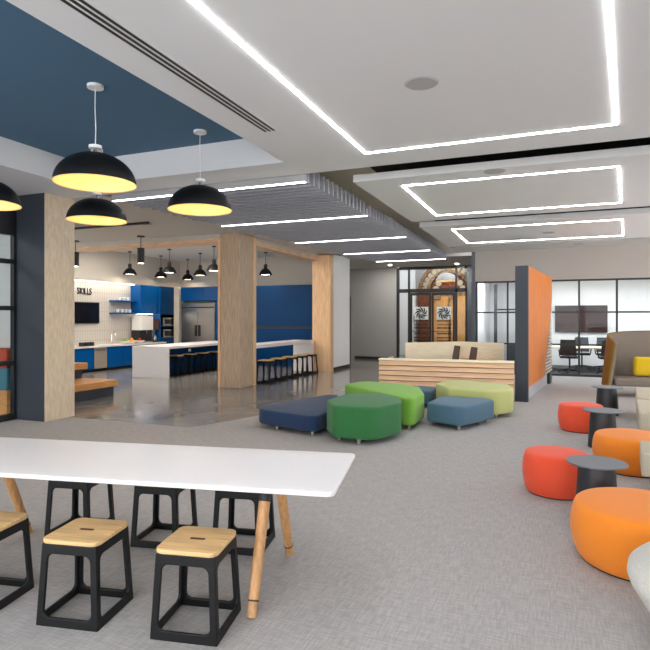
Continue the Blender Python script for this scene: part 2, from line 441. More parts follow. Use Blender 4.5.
# entry with black frames, lobby behind
EY = 20.93
t = MB()
for x, w in ((-5.5, .1), (-5.07, .07), (-3.3, .07), (-2.93, .08)): t.box(x-w/2, x+w/2, EY-.05, EY+.05, 0, 3.5)
t.box(-5.45, -2.9, EY-.05, EY+.05, 3.43, 3.53); t.box(-5.45, -2.9, EY-.05, EY+.05, 2.56, 2.70)
f = struct(t, 'window_5', M['black'])
struct(MB().box(-5.45, -5.1, EY-.004, EY+.004, .02, 2.56), 'pane', M['glass'], f)
struct(MB().box(-3.26, -2.97, EY-.004, EY+.004, .02, 2.56), 'pane', M['glass'], f)
struct(MB().box(-5.45, -2.97, EY-.004, EY+.004, 2.70, 3.43), 'pane', M['glass'], f)
def door_leaf(name, x0, x1, hinge_right, seed):
    t = MB(); s = .07
    t.box(x0, x0+s, EY-.03, EY+.03, .01, 2.55); t.box(x1-s, x1, EY-.03, EY+.03, .01, 2.55)
    t.box(x0+s, x1-s, EY-.03, EY+.03, .01, .2); t.box(x0+s, x1-s, EY-.03, EY+.03, 2.45, 2.55)
    d = struct(t, name, M['black'])
    struct(MB().box(x0+s, x1-s, EY-.004, EY+.004, .2, 2.45), 'pane', M['glass'], d)
    hx = x0+.16 if hinge_right else x1-.16
    struct(MB().tube((hx, EY-.08, .7), (hx, EY-.08, 1.7), .016).tube((hx, EY-.08, .8), (hx, EY, .8), .012).tube((hx, EY-.08, 1.6), (hx, EY, 1.6), .012), 'pull_handle', M['black'], d)
    # frosted square with a whirl of dark strokes and rows of small lettering below
    cx = (x0+x1)/2+.02; cz = 1.78; h = .2
    struct(MB().box(cx-.27, cx+.27, EY-.0075, EY-.0045, cz-.24, cz+.24), 'decal_panel', M['decal'], d)
    q = MB()
    for k in range(9):
        a0 = k*2*PI/9
        pts = []
        for j in range(5):
            rr = .05+.045*j; a = a0+.28*j
            pts.append((cx+rr*math.cos(a), cz+rr*math.sin(a)))
        for j in range(4):
            (xa, za), (xb, zb) = pts[j], pts[j+1]; dx, dz = xb-xa, zb-za; L = math.hypot(dx, dz)
            w = [.014, .026, .03, .018][j]; nx, nz = -dz/L*w, dx/L*w
            q.extr([(xa+nx, EY-.012, za+nz), (xa-nx, EY-.012, za-nz), (xb-nx, EY-.012, zb-nz), (xb+nx, EY-.012, zb+nz)], (0, .004, 0))
    struct(q, 'logo_mark', M['decal_black'], d)
    q = MB(); rnd = random.Random(seed)
    for r, (z, hh) in enumerate(((1.47, .05), (1.33, .035), (1.2, .06), (1.08, .03), (.99, .06), (.84, .05), (.73, .05))):
        x = cx-.25 if r != 3 else cx-.42
        while x < (cx+.25 if r != 3 else cx+.4):
            w = rnd.uniform(.03, .08); q.box(x, x+w, EY-.012, EY-.008, z, z+hh); x += w+.015
    struct(q, 'lettering', M['decal_black'], d)
door_leaf('door_1', -5.02, -4.22, True, 3); door_leaf('door_2', -4.2, -3.35, False, 5)
# lobby
struct(MB().box(-7.0, -1.0, 21.0, 26.2, -.05, -.005), 'floor_lobby', M['concrete_floor'])
struct(MB().box(-7.0, -5.55, 24.0, 24.1, 0, 4.4), 'wall_lobby_left', M['white_wall'])
struct(MB().box(-7.1, -7.0, 21.0, 26.2, 0, 4.4), 'wall_lobby_side', M['white_wall'])
struct(MB().box(-7.0, -1.0, 26.1, 26.2, 0, 4.6), 'wall_lobby_back', M['white_wall'])
struct(MB().box(-1.0, -.9, 21.0, 26.2, 0, 4.6), 'wall_lobby_right', M['white_wall'])
struct(MB().box(-7.0, -.9, 21.0, 26.2, 4.6, 4.65), 'ceiling_lobby', M['white_wall'])
AY, ACX, ACZ = 25.6, -4.36, 2.8
arch = thing('carved_archway', 'carved stone archway with a round-headed window seen through the entry glass', 'archway', (ACX, AY, 0))
def arc(b, r0, r1, y0, y1, n=24, z=ACZ):
    for i in range(n):
        a, c = PI*i/n, PI*(i+1)/n
        P = lambda r, q, y: (r*math.cos(q), y, z+r*math.sin(q))
        b.solid([P(r0, a, y0), P(r1, a, y0), P(r1, a, y1), P(r0, a, y1), P(r0, c, y0), P(r1, c, y0), P(r1, c, y1), P(r0, c, y1)])
    return b
arc(MB(), 1.24, 1.38, -.2, .3).build('outer_moulding', M['stone'], arch)
b = MB()
for i in range(15):
    a, c = PI*(i+.1)/15, PI*(i+.9)/15
    P = lambda r, q, y: (r*math.cos(q), y, ACZ+r*math.sin(q))
    b.solid([P(1.0, a, -.12), P(1.22, a, -.12), P(1.22, a, .2), P(1.0, a, .2), P(1.0, c, -.12), P(1.22, c, -.12), P(1.22, c, .2), P(1.0, c, .2)])
b.build('voussoirs', M['stone_light'], arch)
arc(MB(), .86, .98, -.15, .25).build('inner_moulding', M['stone'], arch)
b = MB()
for i in range(7):
    a = PI*(i+.5)/7; cx_, cz_ = .62*math.cos(a), ACZ+.62*math.sin(a)
    b.tube((cx_, .02, cz_), (cx_, .1, cz_), .13, .13, 18)
b.build('petal_panes', M['stone_light'], arch)
MB().extr([(.85*math.cos(PI*i/24), .12, ACZ+.85*math.sin(PI*i/24)) for i in range(25)], (0, .08, 0)).build('tympanum', M['brick'], arch)
MB().box(-1.38, -.86, -.2, .3, 0, ACZ).build('jamb', M['brick'], arch); MB().box(0.86, 1.38, -.2, .3, 0, ACZ).build('jamb', M['brick'], arch)
MB().box(-.86, .86, -.1, .2, ACZ-.35, ACZ-.001).build('lintel', M['stone'], arch)
for x0, x1 in ((-.84, -.02), (.02, .84)):
    d = MB().box(x0, x1, 0, .1, .02, ACZ-.36).build('door', M['gold_wood'], arch, bevel=.01)
tag(MB().box(-3.6, -2.3, 23.2, 23.3, 0, 2.5).build('timber_screen', M['gold_wood']), 'honey coloured timber screen standing in the lobby behind the right entry door', 'screen')
tag(MB().box(-4.35, -4.05, 23.6, 23.7, 0, 2.5).build('timber_post', M['gold_wood']), 'slim honey coloured timber post in the lobby between the entry doors', 'post')
# ------------------------------------------------------------------ doors in the grey wall
t = MB(); t.box(-7.42, -7.34, 20.86, 20.9, 0, 2.3); t.box(-8.3, -7.34, 20.86, 20.9, 2.3, 2.38)
struct(MB().box(-7.58, -7.4, 20.8, 20.88, 0, 2.45), 'door_3', M['slate'])
struct(MB().box(-7.39, -7.33, 20.84, 20.9, 0, 2.5), 'trim_7', M['grey_wall'])
hd = MB().box(-7.46, -7.42, 20.7, 20.8, .96, 1.0).box(-7.56, -7.42, 20.69, 20.71, .96, 1.0).build('door_handle', M['black'], bpy.data.objects['door_3'])
# ================================================================== CEILING FITTINGS
# slatted baffle ceiling
bf = thing('baffle_ceiling', 'dark grey felt baffle ceiling hanging between kitchen and white panels', 'baffle ceiling', (0, 0, 3.45))
n = 58
LIN_Y = [6.90, 9.6, 12.45, 15.15, 17.55]
for i in range(n):
    y = 7.02+.187*i
    if any(abs(y-q) < .06 for q in LIN_Y): continue
    xl = -6.46+(y-6.85)*.09+.05*math.sin(i*1.7)
    MB().box(xl, -3.10, y-.022, y+.022, 0, .22).build('baffle', M['felt'], bf)
lbl = ['nearest of the white linear lights, at the edge of the front ceiling panel', 'second white linear light from the front, over the timber column',
       'third white linear light from the front in the grey baffle ceiling', 'fourth white linear light from the front in the grey baffle ceiling',
       'farthest white linear light, closing the grey baffle ceiling']
for y, l in zip(LIN_Y, lbl):
    xl = -6.42+(y-6.85)*.10
    o = thing('linear_light', l, 'linear light', (0, y, 3.44), group='linear lights in the baffle ceiling')
    MB().box(xl, -3.09, -.028, .028, 0, .12).build('housing', M['speaker'], o)
    MB().box(xl+.01, -3.10, -.024, .024, -.008, -.001).build('diffuser', M['linear'], o)
    for hx in (xl+.3, -4.8, -3.4): MB().tube((hx, 0, .12), (hx, 0, .509), .006).build('hanger', M['steel'], o)

# luminous rectangles set in the ceiling panels
def led_rect(y0, y1, xl, xr0, xr1, label, m):
    w = .015; v = .008; z0, z1 = -.006, -.001
    o = thing('led_frame_light', label, 'ceiling light', (0, 0, CEIL), group='luminous rectangles in the white ceiling panels')
    slope = (xr1-xr0)/(y1-y0)
    MB().box(xl-w, xl+w, y0-w, y1+w, z0, z1).build('left_strip', m, o)
    MB().prism([(xr0-v-slope*w, y0-w), (xr0+v-slope*w, y0-w), (xr1+v+slope*w, y1+w), (xr1-v+slope*w, y1+w)], z0, z1).build('right_strip', m, o)
    MB().box(xl+w, xr0-v-slope*w, y0-w, y0+w, z0, z1).build('near_strip', m, o)
    MB().box(xl+w, xr1-v-slope*w, y1-w, y1+w, z0, z1).build('far_strip', m, o)
XR = lambda y: .31+(y-3.8)*.1105
led_rect(.2, 6.25, -2.03, XR(.2), XR(6.25), 'largest luminous rectangle, in the nearest white ceiling panel', M['led'])
led_rect(8.0, 10.53, -2.03, XR(8.0), XR(10.53), 'middle luminous rectangle, in the second white ceiling panel', M['led'])
led_rect(12.33, 14.75, -2.03, XR(12.33), XR(14.75), 'smallest luminous rectangle, in the farthest white ceiling panel', M['led_warm'])
for i, (x, y, l) in enumerate(((-1.0, 4.56, 'round ceiling speaker inside the nearest luminous rectangle'), (-.71, 7.66, 'round ceiling speaker at the front edge of the middle ceiling panel'),
                   (-.1, 13.6, 'small round speaker inside the farthest luminous rectangle'), (.62, 16.0, 'small round speaker in the rear ceiling strip above the orange divider'),
                   (-4.3, 20.0, 'small round speaker in the hall ceiling before the entry doors'))):
    z = CEIL
    o = thing('ceiling_speaker', l, 'ceiling speaker', (x, y, z), group='round ceiling speakers')
    MB().lathe([(0, -.009), (.125, -.009), (.14, -.001), (0, -.001)]).build('grille', M['speaker'], o)
# slot diffuser
o = thing('slot_diffuser', 'three-slot black linear air diffuser beside the blue ceiling tray', 'air vent', (-2.70, 2.6, CEIL))
MB().box(-.085, .085, -2.6, 2.55, -.004, -.001).build('frame', M['ceiling'], o)
for x in (-.05, 0, .05): MB().box(x-.013, x+.013, -2.58, 2.53, -.007, -.0045).build('slot', M['black'], o)
# black track under the soffit
o = thing('track_rail', 'thin black lighting track under the grey soffit before the kitchen', 'lighting track', (-8.6, 9.05, CEIL))
MB().box(-2.3, 1.1, -.02, .02, -.045, -.001).build('rail', M['black'], o)
MB().box(.95, 1.16, -.035, .035, -.05, -.046).build('feed_box', M['black'], o)

# large dome pendants
def dome():
    o = thing('dome_pendant', 'x', 'pendant lamp', group='large black dome pendants under the blue ceiling tray')
    zr = -.97                                        # rim below the tray
    r = .385
    prof = [(r, zr)]+[(r*math.cos(a), zr+.30*math.sin(a)) for a in [PI/2*k/14 for k in range(1, 14)]]+[(.03, zr+.30)]
    MB().lathe(prof, closed=False, seg=48).build('shade', M['black_soft'], o, smooth=True)
    inn = [(r-.004, zr+.002)]+[((r-.014)*math.cos(a), zr+.004+.285*math.sin(a)) for a in [PI/2*k/14 for k in range(1, 14)]]+[(0.0, zr+.29)]
    sh = MB().lathe(inn, closed=False, seg=48).build('lining', M['gold'], o, smooth=True)
    MB().lathe([(r-.004, zr), (r+.002, zr-.004), (r+.004, zr), (r, zr+.004)], closed=False, seg=48).build('rim', M['gold'], o, smooth=True)
    MB().lathe([(.02, zr+.301), (.02, zr+.33), (.012, zr+.345)], seg=16).build('socket', M['chrome'], o)
    MB().lathe([(0, zr+.345), (.062, zr+.345), (.062, zr+.375), (0, zr+.375)], seg=24).build('cap', M['ceramic'], o)
    MB().path([(0, 0, zr+.385), (.006, 0, zr+.55), (-.004, 0, zr+.75), (0, 0, -.04)], .005).build('cord', M['ceramic'], o)
    MB().lathe([(0, -.03), (.078, -.03), (.078, -.001), (0, -.001)], seg=24).build('canopy', M['ceramic'], o)
    MB().ball((0, 0, zr+.16), .055).build('bulb', M['bulb'], o, smooth=True)
    return o
repeat(dome(), [((-4.17, 4.25, ZT), 0, 'largest black dome pendant with gold lining, hanging nearest in the blue tray'),
                ((-4.0, 5.77, ZT), 0, 'black dome pendant right of the others, before the linear light'),
                ((-5.73, 5.87, ZT), 0, 'black dome pendant hanging just below and behind the largest one'),
                ((-6.12, 4.53, ZT), 0, 'black dome pendant cut by the left edge of the picture')])
# kitchen pendants
def kpend():
    o = thing('kitchen_pendant', 'x', 'pendant lamp', group='small black pendants over the kitchen island')
    L = -.75
    MB().lathe([(0, -.03), (.06, -.03), (.06, -.001), (0, -.001)], seg=16).build('canopy', M['black'], o)
    MB().tube((0, 0, -.03), (0, 0, L+.36), .008).build('cord', M['black'], o)
    MB().lathe([(.045, L+.22), (.06, L+.24), (.06, L+.33), (.03, L+.36), (0, L+.36)], seg=20).build('neck', M['black'], o, smooth=True)
    MB().lathe([(.215, L), (.20, L+.06), (.15, L+.15), (.09, L+.20), (.05, L+.22), (0, L+.22)], closed=False, seg=28).build('shade', M['black_soft'], o, smooth=True)
    MB().lathe([(0, L+.022), (.2, L+.022), (.2, L+.03), (0, L+.03)], seg=24).build('diffuser', M['bulb_small'], o)
    return o
repeat(kpend(), [((-12.67, 14.39, 3.75), 0, 'leftmost small black kitchen pendant, alone above the tiled wall'),
                 ((-12.53, 15.76, 3.75), 0, 'small black pendant second from left in the kitchen, partly behind the next one'),
                 ((-11.07, 14.33, 3.75), 0, 'small black pendant third from left in the kitchen, lamp above its left neighbour'),
                 ((-12.39, 17.1, 3.75), 0, 'farthest small black pendant, hanging lowest in front of the fridge cabinet'),
                 ((-10.81, 15.6, 3.75), 0, 'small black pendant just right of the lowest hanging one'),
                 ((-9.38, 14.24, 3.75), 0, 'small black pendant half hidden by the timber column'),
                 ((-8.69, 16.2, 3.75), 0, 'single small black pendant right of the timber column before the blue wall')])
def cyl():
    o = thing('cylinder_pendant', 'x', 'pendant lamp', group='black cylinder pendants before the kitchen header')
    MB().lathe([(0, -.03), (.09, -.03), (.09, -.001), (0, -.001)], seg=20).build('canopy', M['black'], o)
    MB().tube((0, 0, -.03), (0, 0, -.285), .01).build('rod', M['black'], o)
    b = MB().lathe([(0, -.64), (.082, -.64), (.082, -.285), (0, -.285)], seg=24).build('body', M['black'], o)
    MB().lathe([(0, -.644), (.06, -.644), (.06, -.641), (0, -.641)], seg=20).build('lens', M['bulb_small'], o)
    return o
repeat(cyl(), [((-8.98, 10.57, CEIL), 0, 'black cylinder pendant in the clear before the kitchen header'),
               ((-11.04, 10.6, CEIL), 0, 'black cylinder pendant peeking out beside the concrete column')])
# downlights in the hall; kitchen and soffit ones are hidden, added to brighten
def down():
    o = thing('downlight', 'x', 'downlight', group='recessed downlights')
    MB().lathe([(.1, -.006), (.12, -.006), (.12, -.001), (.1, -.001)], closed=False, seg=20).build('ring', M['ceiling'], o)
    MB().lathe([(0, -.004), (.1, -.004), (.1, -.001), (0, -.001)], seg=20).build('lens', M['lens'], o)
    return o
pts = [(-11.2, 12.2, 3.75), (-10.2, 12.6, 3.75), (-8.4, 12.6, 3.75), (-11.4, 13.2, 3.75), (-9.4, 13.1, 3.75), (-7.6, 13.2, 3.75),
       (-12.7, 7.6, CEIL), (-3.17, 20.2, CEIL), (-5.5, 19.8, CEIL)]
where = ['between kitchen counter and island just behind the header', 'above the front end of the island', 'inside the kitchen behind the timber column', 'between kitchen counter and island, second from the header',
         'above the middle of the island', 'above the bar counter', 'in the soffit far left behind the concrete column',
         'in the hall ceiling before the glass doors', 'in the hall ceiling before the grey wall']
dl = repeat(down(), [(p, 0, 'round recessed downlight '+w) for p, w in zip(pts, where)])
for o in dl[-2:]:
    for ch in o.children:
        if ch.name.startswith('lens'):
            ch.data = ch.data.copy(); ch.data.materials.clear(); ch.data.materials.append(M['lens_hall']); ch.scale = (.55, .55, 1)
for (x, y, w) in ((-5.9, 22.2, 'left'), (-3.0, 22.4, 'right'), (-4.5, 24.4, 'middle')):  # flat lamps added to light the lobby
    o = thing('lobby_light', 'flat ceiling light in the lobby behind the entry, %s one' % w, 'ceiling light', (x, y, 4.599), group='lobby ceiling lights')
    MB().box(-.4, .4, -.4, .4, -.03, 0).build('frame', M['ceiling'], o); MB().box(-.36, .36, -.36, .36, -.036, -.031).build('diffuser', M['lens_cool'], o)
o = thing('lobby_dome_lamp', 'grey dome lamp hanging in the lobby behind the entry transom', 'pendant lamp', (-3.95, 22.6, 4.6))
r = .42; zr = -1.52
MB().lathe([(r, zr)]+[(r*math.cos(PI/2*k/10), zr+.34*math.sin(PI/2*k/10)) for k in range(1, 10)]+[(.02, zr+.34)], closed=False, seg=36).build('shade', M['speaker'], o, smooth=True)
MB().lathe([(r-.01, zr+.002)]+[((r-.02)*math.cos(PI/2*k/10), zr+.004+.32*math.sin(PI/2*k/10)) for k in range(1, 10)]+[(0, zr+.33)], closed=False, seg=36).build('lining', M['gold'], o, smooth=True)
MB().tube((0, 0, zr+.34), (0, 0, -.001), .008).build('cord', M['black'], o); MB().ball((0, 0, zr+.14), .07).build('bulb', M['bulb'], o, smooth=True)
o = thing('side_room_light', 'ceiling light of the room behind the left storefront', 'ceiling light', (-9.6, 4.0, CEIL))  # out-of-view lamp, added so the side room is lit
MB().box(-.5, .5, -.5, .5, -.03, -.001).build('diffuser', M['lens_cool'], o)
struct(MB().box(-12, -7.93, -4, 6.83, CEIL, CEIL+.05), 'ceiling_side_room', M['ceiling'])

# ================================================================== DINING TABLE AND STOOLS
TA = R(11.3)
tb = thing('dining_table', 'long white table on splayed wooden legs in the foreground', 'table', (-2.552, 2.826, 0), TA)
L2, W2 = 1.45, .43
MB().pebble([(-L2, -W2), (L2, -W2), (L2, W2), (-L2, W2)], .04, .672, .70, .008, n=5).build('tabletop', M['white_top'], tb, smooth=True)
for sx in (-1, 1):
    x = sx*(L2-.45)
    for sy in (-1, 1):
        foot = Vector((x, sy*.41, 0)); top = Vector((x, sy*.13, .63)); d = top-foot
        lg = MB().tube(foot, foot+d*.86, .027, .034, 16).build('leg', M['leg_wood'], tb, smooth=True)
        p = foot+d*.115; MB().tube(p, p+d*.012, .0305, .0305, 16).build('band', M['black'], lg, smooth=True)
        MB().tube(foot+d*.861, top, .035, .037, 16).build('bracket', M['black'], tb, smooth=True)
    MB().box(x-.04, x+.04, -.2, .2, .63, .671).build('crossbar', M['black'], tb)
MB().box(-L2+.5, L2-.5, -.03, .03, .63, .671).build('beam', M['black'], tb)

def stool(name, label, cat, h, wb, wt, st, group):
    o = thing(name, label, cat, group=group)
    t = MB(); zt = h-.025; zb = .0
    for k in range(4):
        rot = Matrix.Rotation(k*PI/2, 4, 'Z')
        W_ = lambda z: wb+(wt-wb)*z/zt
        rr = min(.035, h*.08); n = 4
        z0, z1 = .048, zt-.052; lw = .037
        cs = [(-1, z0, PI, 1.5*PI), (1, z0, 1.5*PI, 2*PI), (1, z1, 0, PI/2), (-1, z1, PI/2, PI)]
        out = [(-1, zb), (1, zb), (1, zt), (-1, zt)]
        inner, outer = [], []
        for (sx, zz, a0, a1) in cs:
            arcp = []
            for j in range(n+1):
                a = a0+(a1-a0)*j/n
                zc = zz+(rr if zz == z0 else -rr)
                z = zc+rr*math.sin(a); hw = W_(z)-lw
                x = sx*(hw-rr)+rr*math.cos(a)
                arcp.append(t.bm.verts.new(rot @ Vector((x, -W_(z), z))))
            inner.append(arcp)
        for sx, z in out: outer.append(t.bm.verts.new(rot @ Vector((sx*W_(z), -W_(z), z))))
        for c in range(4):
            for j in range(n): t.bm.faces.new((outer[c], inner[c][j+1], inner[c][j]))
            d = (c+1) % 4
            t.bm.faces.new((outer[c], outer[d], inner[d][0], inner[c][-1]))
    bmesh.ops.remove_doubles(t.bm, verts=t.bm.verts, dist=1e-4)
    f = t.build('frame', M['black_soft'], o)
    s = f.modifiers.new('thick', 'SOLIDIFY'); s.thickness = .018; s.offset = -1
    b = f.modifiers.new('bevel', 'BEVEL'); b.width = .006; b.segments = 2; b.limit_method = 'ANGLE'; b.angle_limit = R(50)
    q = wt+.008
    se = MB().pebble([(-q, -q), (q, -q), (q, q), (-q, q)], .045, h-.024, h, .006, n=5).build('seat', M['seat_wood'], o, smooth=True)
    MB().prism(rounded([(-.042, -.012), (.042, -.012), (.042, .012), (-.042, .012)], .009, 4)[0], h-.001, h+.0006).build('grip_slot', M['gap_dark'], se)
    return o
ds = stool('stool', 'x', 'stool', .447, .178, .157, 0, 'wooden-seat stools at the long white table')
repeat(ds, [((-2.355, 2.34, 0), TA, 'wooden-seat black stool in the middle of the near side of the white table'),
            ((-1.72, 2.46, 0), TA, 'wooden-seat black stool nearest the right front table leg'),
            ((-2.99, 2.22, 0), TA, 'wooden-seat black stool cut by the left edge of the picture'),
            ((-3.27, 3.19, 0), TA, 'black stool on the far side of the white table, leftmost, seat hidden'),
            ((-2.6, 3.32, 0), TA, 'black stool on the far side of the table, middle of the three, seat hidden'),
            ((-2.02, 3.45, 0), TA, 'black stool on the far side of the table, behind the right front leg')])

# ================================================================== OTTOMANS
def ottoman(name, label, poly, rad, z1, m, feet, group='low upholstered ottomans clustered on the carpet edge', er=.035, z0=.065):
    cx = sum(p[0] for p in poly)/len(poly); cy = sum(p[1] for p in poly)/len(poly)
    o = thing(name, label, 'ottoman', (cx, cy, 0), group=group)
    MB().pebble([(x-cx, y-cy) for x, y in poly], rad, z0, z1, er, crown=.012).build('cushion', m, o, smooth=True)
    for x, y in feet:
        MB().tube((x-cx, y-cy, 0), (x-cx, y-cy, z0+.004), .022, .028, 12).build('foot', M['rubber'], o, smooth=True)
    return o
ottoman('ottoman', 'low navy blue wedge ottoman at the left of the cluster', [(-4.1, 7.2), (-2.93, 6.86), (-2.93, 8.1), (-3.42, 9.0), (-3.62, 9.0)], [.28, .12, .12, .12, .12], .28, M['navy'],
        [(-3.67, 7.2), (-3.05, 7.04), (-3.5, 8.7), (-3.05, 8.0)])
ottoman('ottoman', 'tall dark green ottoman at the front of the cluster', [(-2.87, 7.1), (-2.6, 6.66), (-2.06, 6.68), (-1.86, 7.25), (-1.97, 7.68), (-2.4, 8.12), (-2.86, 7.8)], [.12, .2, .25, .25, .15, .12, .12], .48, M['green'],
        [(-2.6, 6.90), (-2.3, 6.80), (-2.12, 7.6), (-2.65, 7.8)])
ottoman('ottoman', 'tall lime green ottoman behind the dark green one', [(-3.34, 9.06), (-2.0, 7.83), (-1.82, 7.80), (-1.82, 8.5), (-2.05, 9.2), (-2.4, 9.5), (-3.2, 9.75)], [.12, .1, .08, .3, .3, .25, .25], .46, M['lime'],
        [(-1.93, 7.95), (-1.98, 8.9), (-3.0, 9.3), (-2.6, 9.3)], er=.04)
ottoman('ottoman', 'low steel blue ottoman at the right of the cluster', [(-1.74, 8.28), (-1.2, 8.0), (-.82, 8.9), (-.95, 9.1), (-1.68, 9.12)], [.06, .14, .12, .1, .1], .345, M['blue'],
        [(-1.25, 8.15), (-1.03, 8.7), (-.95, 8.95), (-1.5, 8.9)])
ottoman('ottoman', 'tall pale yellow-green ottoman before the reception desk', [(-1.92, 9.9), (-1.6, 9.3), (-.86, 9.14), (-.58, 9.55), (-.72, 10.3), (-1.5, 10.6), (-1.85, 10.5)], [.2, .12, .25, .3, .3, .2, .2], .45, M['pale_green'],
        [(-.85, 9.34), (-1.6, 9.5), (-.85, 10.1), (-1.6, 10.3)])
ottoman('ottoman', 'small piece of a blue ottoman showing between the lime and pale green ones', [(-2.45, 10.0), (-2.0, 9.75), (-2.0, 10.6), (-2.45, 10.7)], .12, .30, M['blue'], [(-2.3, 10.1), (-2.1, 10.5)])
# round poufs
def pouf(label, x, y, r, h, m, group):
    o = thing('pouf', label, 'pouf', (x, y, 0), group=group)
    prof = [(0, .012), (r*.86, .012), (r*.9, .03), (r*.955, h*.25), (r*.99, h*.45), (r*.995, h*.6), (r*.975, h*.78), (r*.945, h*.9), (r*.925, h*.955), (r*.895, h*.985), (r*.85, h*.998), (r*.5, h*1.012), (0, h*1.018)]
    MB().lathe(prof, seg=56).build('cushion', m, o, smooth=True)
    MB().lathe([(0, 0), (r*.84, 0), (r*.84, .0115), (0, .0115)], seg=40).build('base', M['black'], o)
    return o
P3 = lambda px, d: ((px-325)/560*d*.9262-d*.3771, d*.9262+(px-325)/560*d*.3771)
g = 'round upholstered poufs along the lounge seating'
pouf('coral red pouf nearer of the two, left of the front side table', .03, 5.58, .30, .37, M['red'], g)
pouf('coral red pouf farther of the two, beside the middle side table', .37, 8.79, .31, .37, M['red'], g)
pouf('largest orange pouf nearest the camera on the right', .535, 4.19, .43, .38, M['orange'], g)
pouf('orange pouf behind the front dark side table', .79, 6.72, .40, .37, M['orange'], g)
def sidetable(label, x, y, r, h):
    o = thing('side_table', label, 'side table', (x, y, 0), group='round dark side tables')
    MB().lathe([(0, h-.012), (r-.004, h-.012), (r, h-.006), (r-.003, h), (0, h)], seg=48).build('tabletop', M['table_grey'], o, smooth=True)
    MB().lathe([(0, 0), (r*.72, 0), (r*.72, .02), (r*.6, h-.0125), (0, h-.0125)], seg=40).build('drum', M['table_dark'], o, smooth=True)
    return o
sidetable('round dark side table nearest, behind the big orange pouf', .32, 4.93, .225, .46)
sidetable('round dark side table in the middle of the three', .57, 7.73, .235, .46)
sidetable('round dark side table farthest, before the mustard booth', .83, 10.38, .245, .46)

# lounge seating along the right
def module(label, x, y, w, l, rz, h=.42):
    o = thing('lounge_seat', label, 'lounge seat', (x, y, 0), rz, group='beige lounge seat modules at the right edge')
    MB().pebble([(0, 0), (w, 0), (w, l), (0, l)], .03, .2, h, .02, crown=.006).build('cushion', M['beige_fabric'], o, smooth=True)
    MB().box(.08, w-.05, .08, l-.08, .04, .198).build('base', M['taupe_fabric'], o)
    for fx, fy in ((.12, .12), (w-.12, .12), (.12, l-.12), (w-.12, l-.12)): MB().tube((fx, fy, 0), (fx, fy, .039), .02).build('foot', M['black'], o)
    return o
module('beige lounge seat nearest, just right of the front dark side table', .72, 5.62, .8, .56, R(-6))
module('beige lounge seat beyond the second orange pouf', .99, 7.92, .85, 1.34, R(-5.5))
module('beige lounge seat farthest, right of the far side table', 1.15, 9.42, .85, 1.45, R(-6))
o = thing('tub_seat', 'light grey rounded upholstered seat cut by the lower right corner', 'lounge seat', (.90, 3.12, 0))
prof = [(0, .02), (.36, .02), (.4, .05), (.47, .18), (.545, .30), (.56, .34), (.555, .375), (.53, .40), (.46, .415), (.2, .425), (0, .428)]
MB().lathe(prof, seg=64).build('cushion', M['grey_fabric'], o, smooth=True)
MB().lathe([(0, 0), (.34, 0), (.34, .0195), (0, .0195)], seg=40).build('base', M['black'], o)
# high-backed booth
bo = thing('booth_sofa', 'high-backed booth sofa with mustard shell and taupe lining', 'sofa', (1.16, 12.7, 0), R(8))
MB().pebble([(.0, 0), (2.0, 0), (2.0, .7), (.0, .7)], .06, .22, .38, .03, crown=.008).build('seat', M['taupe_fabric'], bo, smooth=True)
def shell(inner):
    # U-shaped shell: left wing, back, right wing with a top edge that dips towards the wings
    b = MB(); N = 24; path = []
    for i in range(5): path.append((-.06+.0*i, .02+.15*i))
    path = [(-.06, .0), (-.06, .2), (-.06, .4), (-.05, .55), (0, .68), (.1, .76), (.25, .8)]+[(.4+.2*i, .82) for i in range(7)]+[(1.75, .8), (1.9, .76), (2.0, .68), (2.05, .55), (2.06, .4), (2.06, .2), (2.06, 0)]
    off = 0 if not inner else .0
    th = .05
    n = len(path); prev = None
    for i in range(n):
        p = Vector(path[i]); a = Vector(path[max(0, i-1)]); c = Vector(path[min(n-1, i+1)])
        d = (c-a).normalized(); nn = Vector((-d.y, d.x))        # outward (left of travel)
        u = i/(n-1); zt = 1.10+.23*math.sin(PI*u)**.7
        ln = Vector((-.12*nn.x, .10*nn.y))
        o0, o1 = (nn*0, nn*th) if inner else (nn*(th+.001), nn*(th+.035))
        z1 = zt-.02 if inner else zt
        ring = [b.bm.verts.new((*(p+o0), .2)), b.bm.verts.new((*(p+o1), .2)),
                b.bm.verts.new((*(p+o1+ln), z1)), b.bm.verts.new((*(p+o0+ln), z1))]
        if prev:
            for k in range(4): b.bm.faces.new((prev[k], prev[(k+1) % 4], ring[(k+1) % 4], ring[k]))
        else: b.bm.faces.new(ring)
        prev = ring
    b.bm.faces.new(prev[::-1])
    return b
shell(True).build('lining', M['taupe_fabric'], bo, smooth=True)
shell(False).build('shell', M['mustard'], bo, smooth=True)
for x, y in ((-.04, .06), (2.04, .06), (.1, .68), (1.9, .68)):
    MB().tube((x, y, 0), (x, y, .225), .016, .02).build('leg', M['black'], bo)
o = thing('throw_pillow', 'mustard yellow pillow leaning on the booth sofa back', 'pillow', (1.88, 13.25, .395), R(8))
MB().pebble([(-.34, -.08), (.34, -.08), (.34, .08), (-.34, .08)], .075, 0, .40, .07).build('cover', M['yellow'], o, smooth=True)

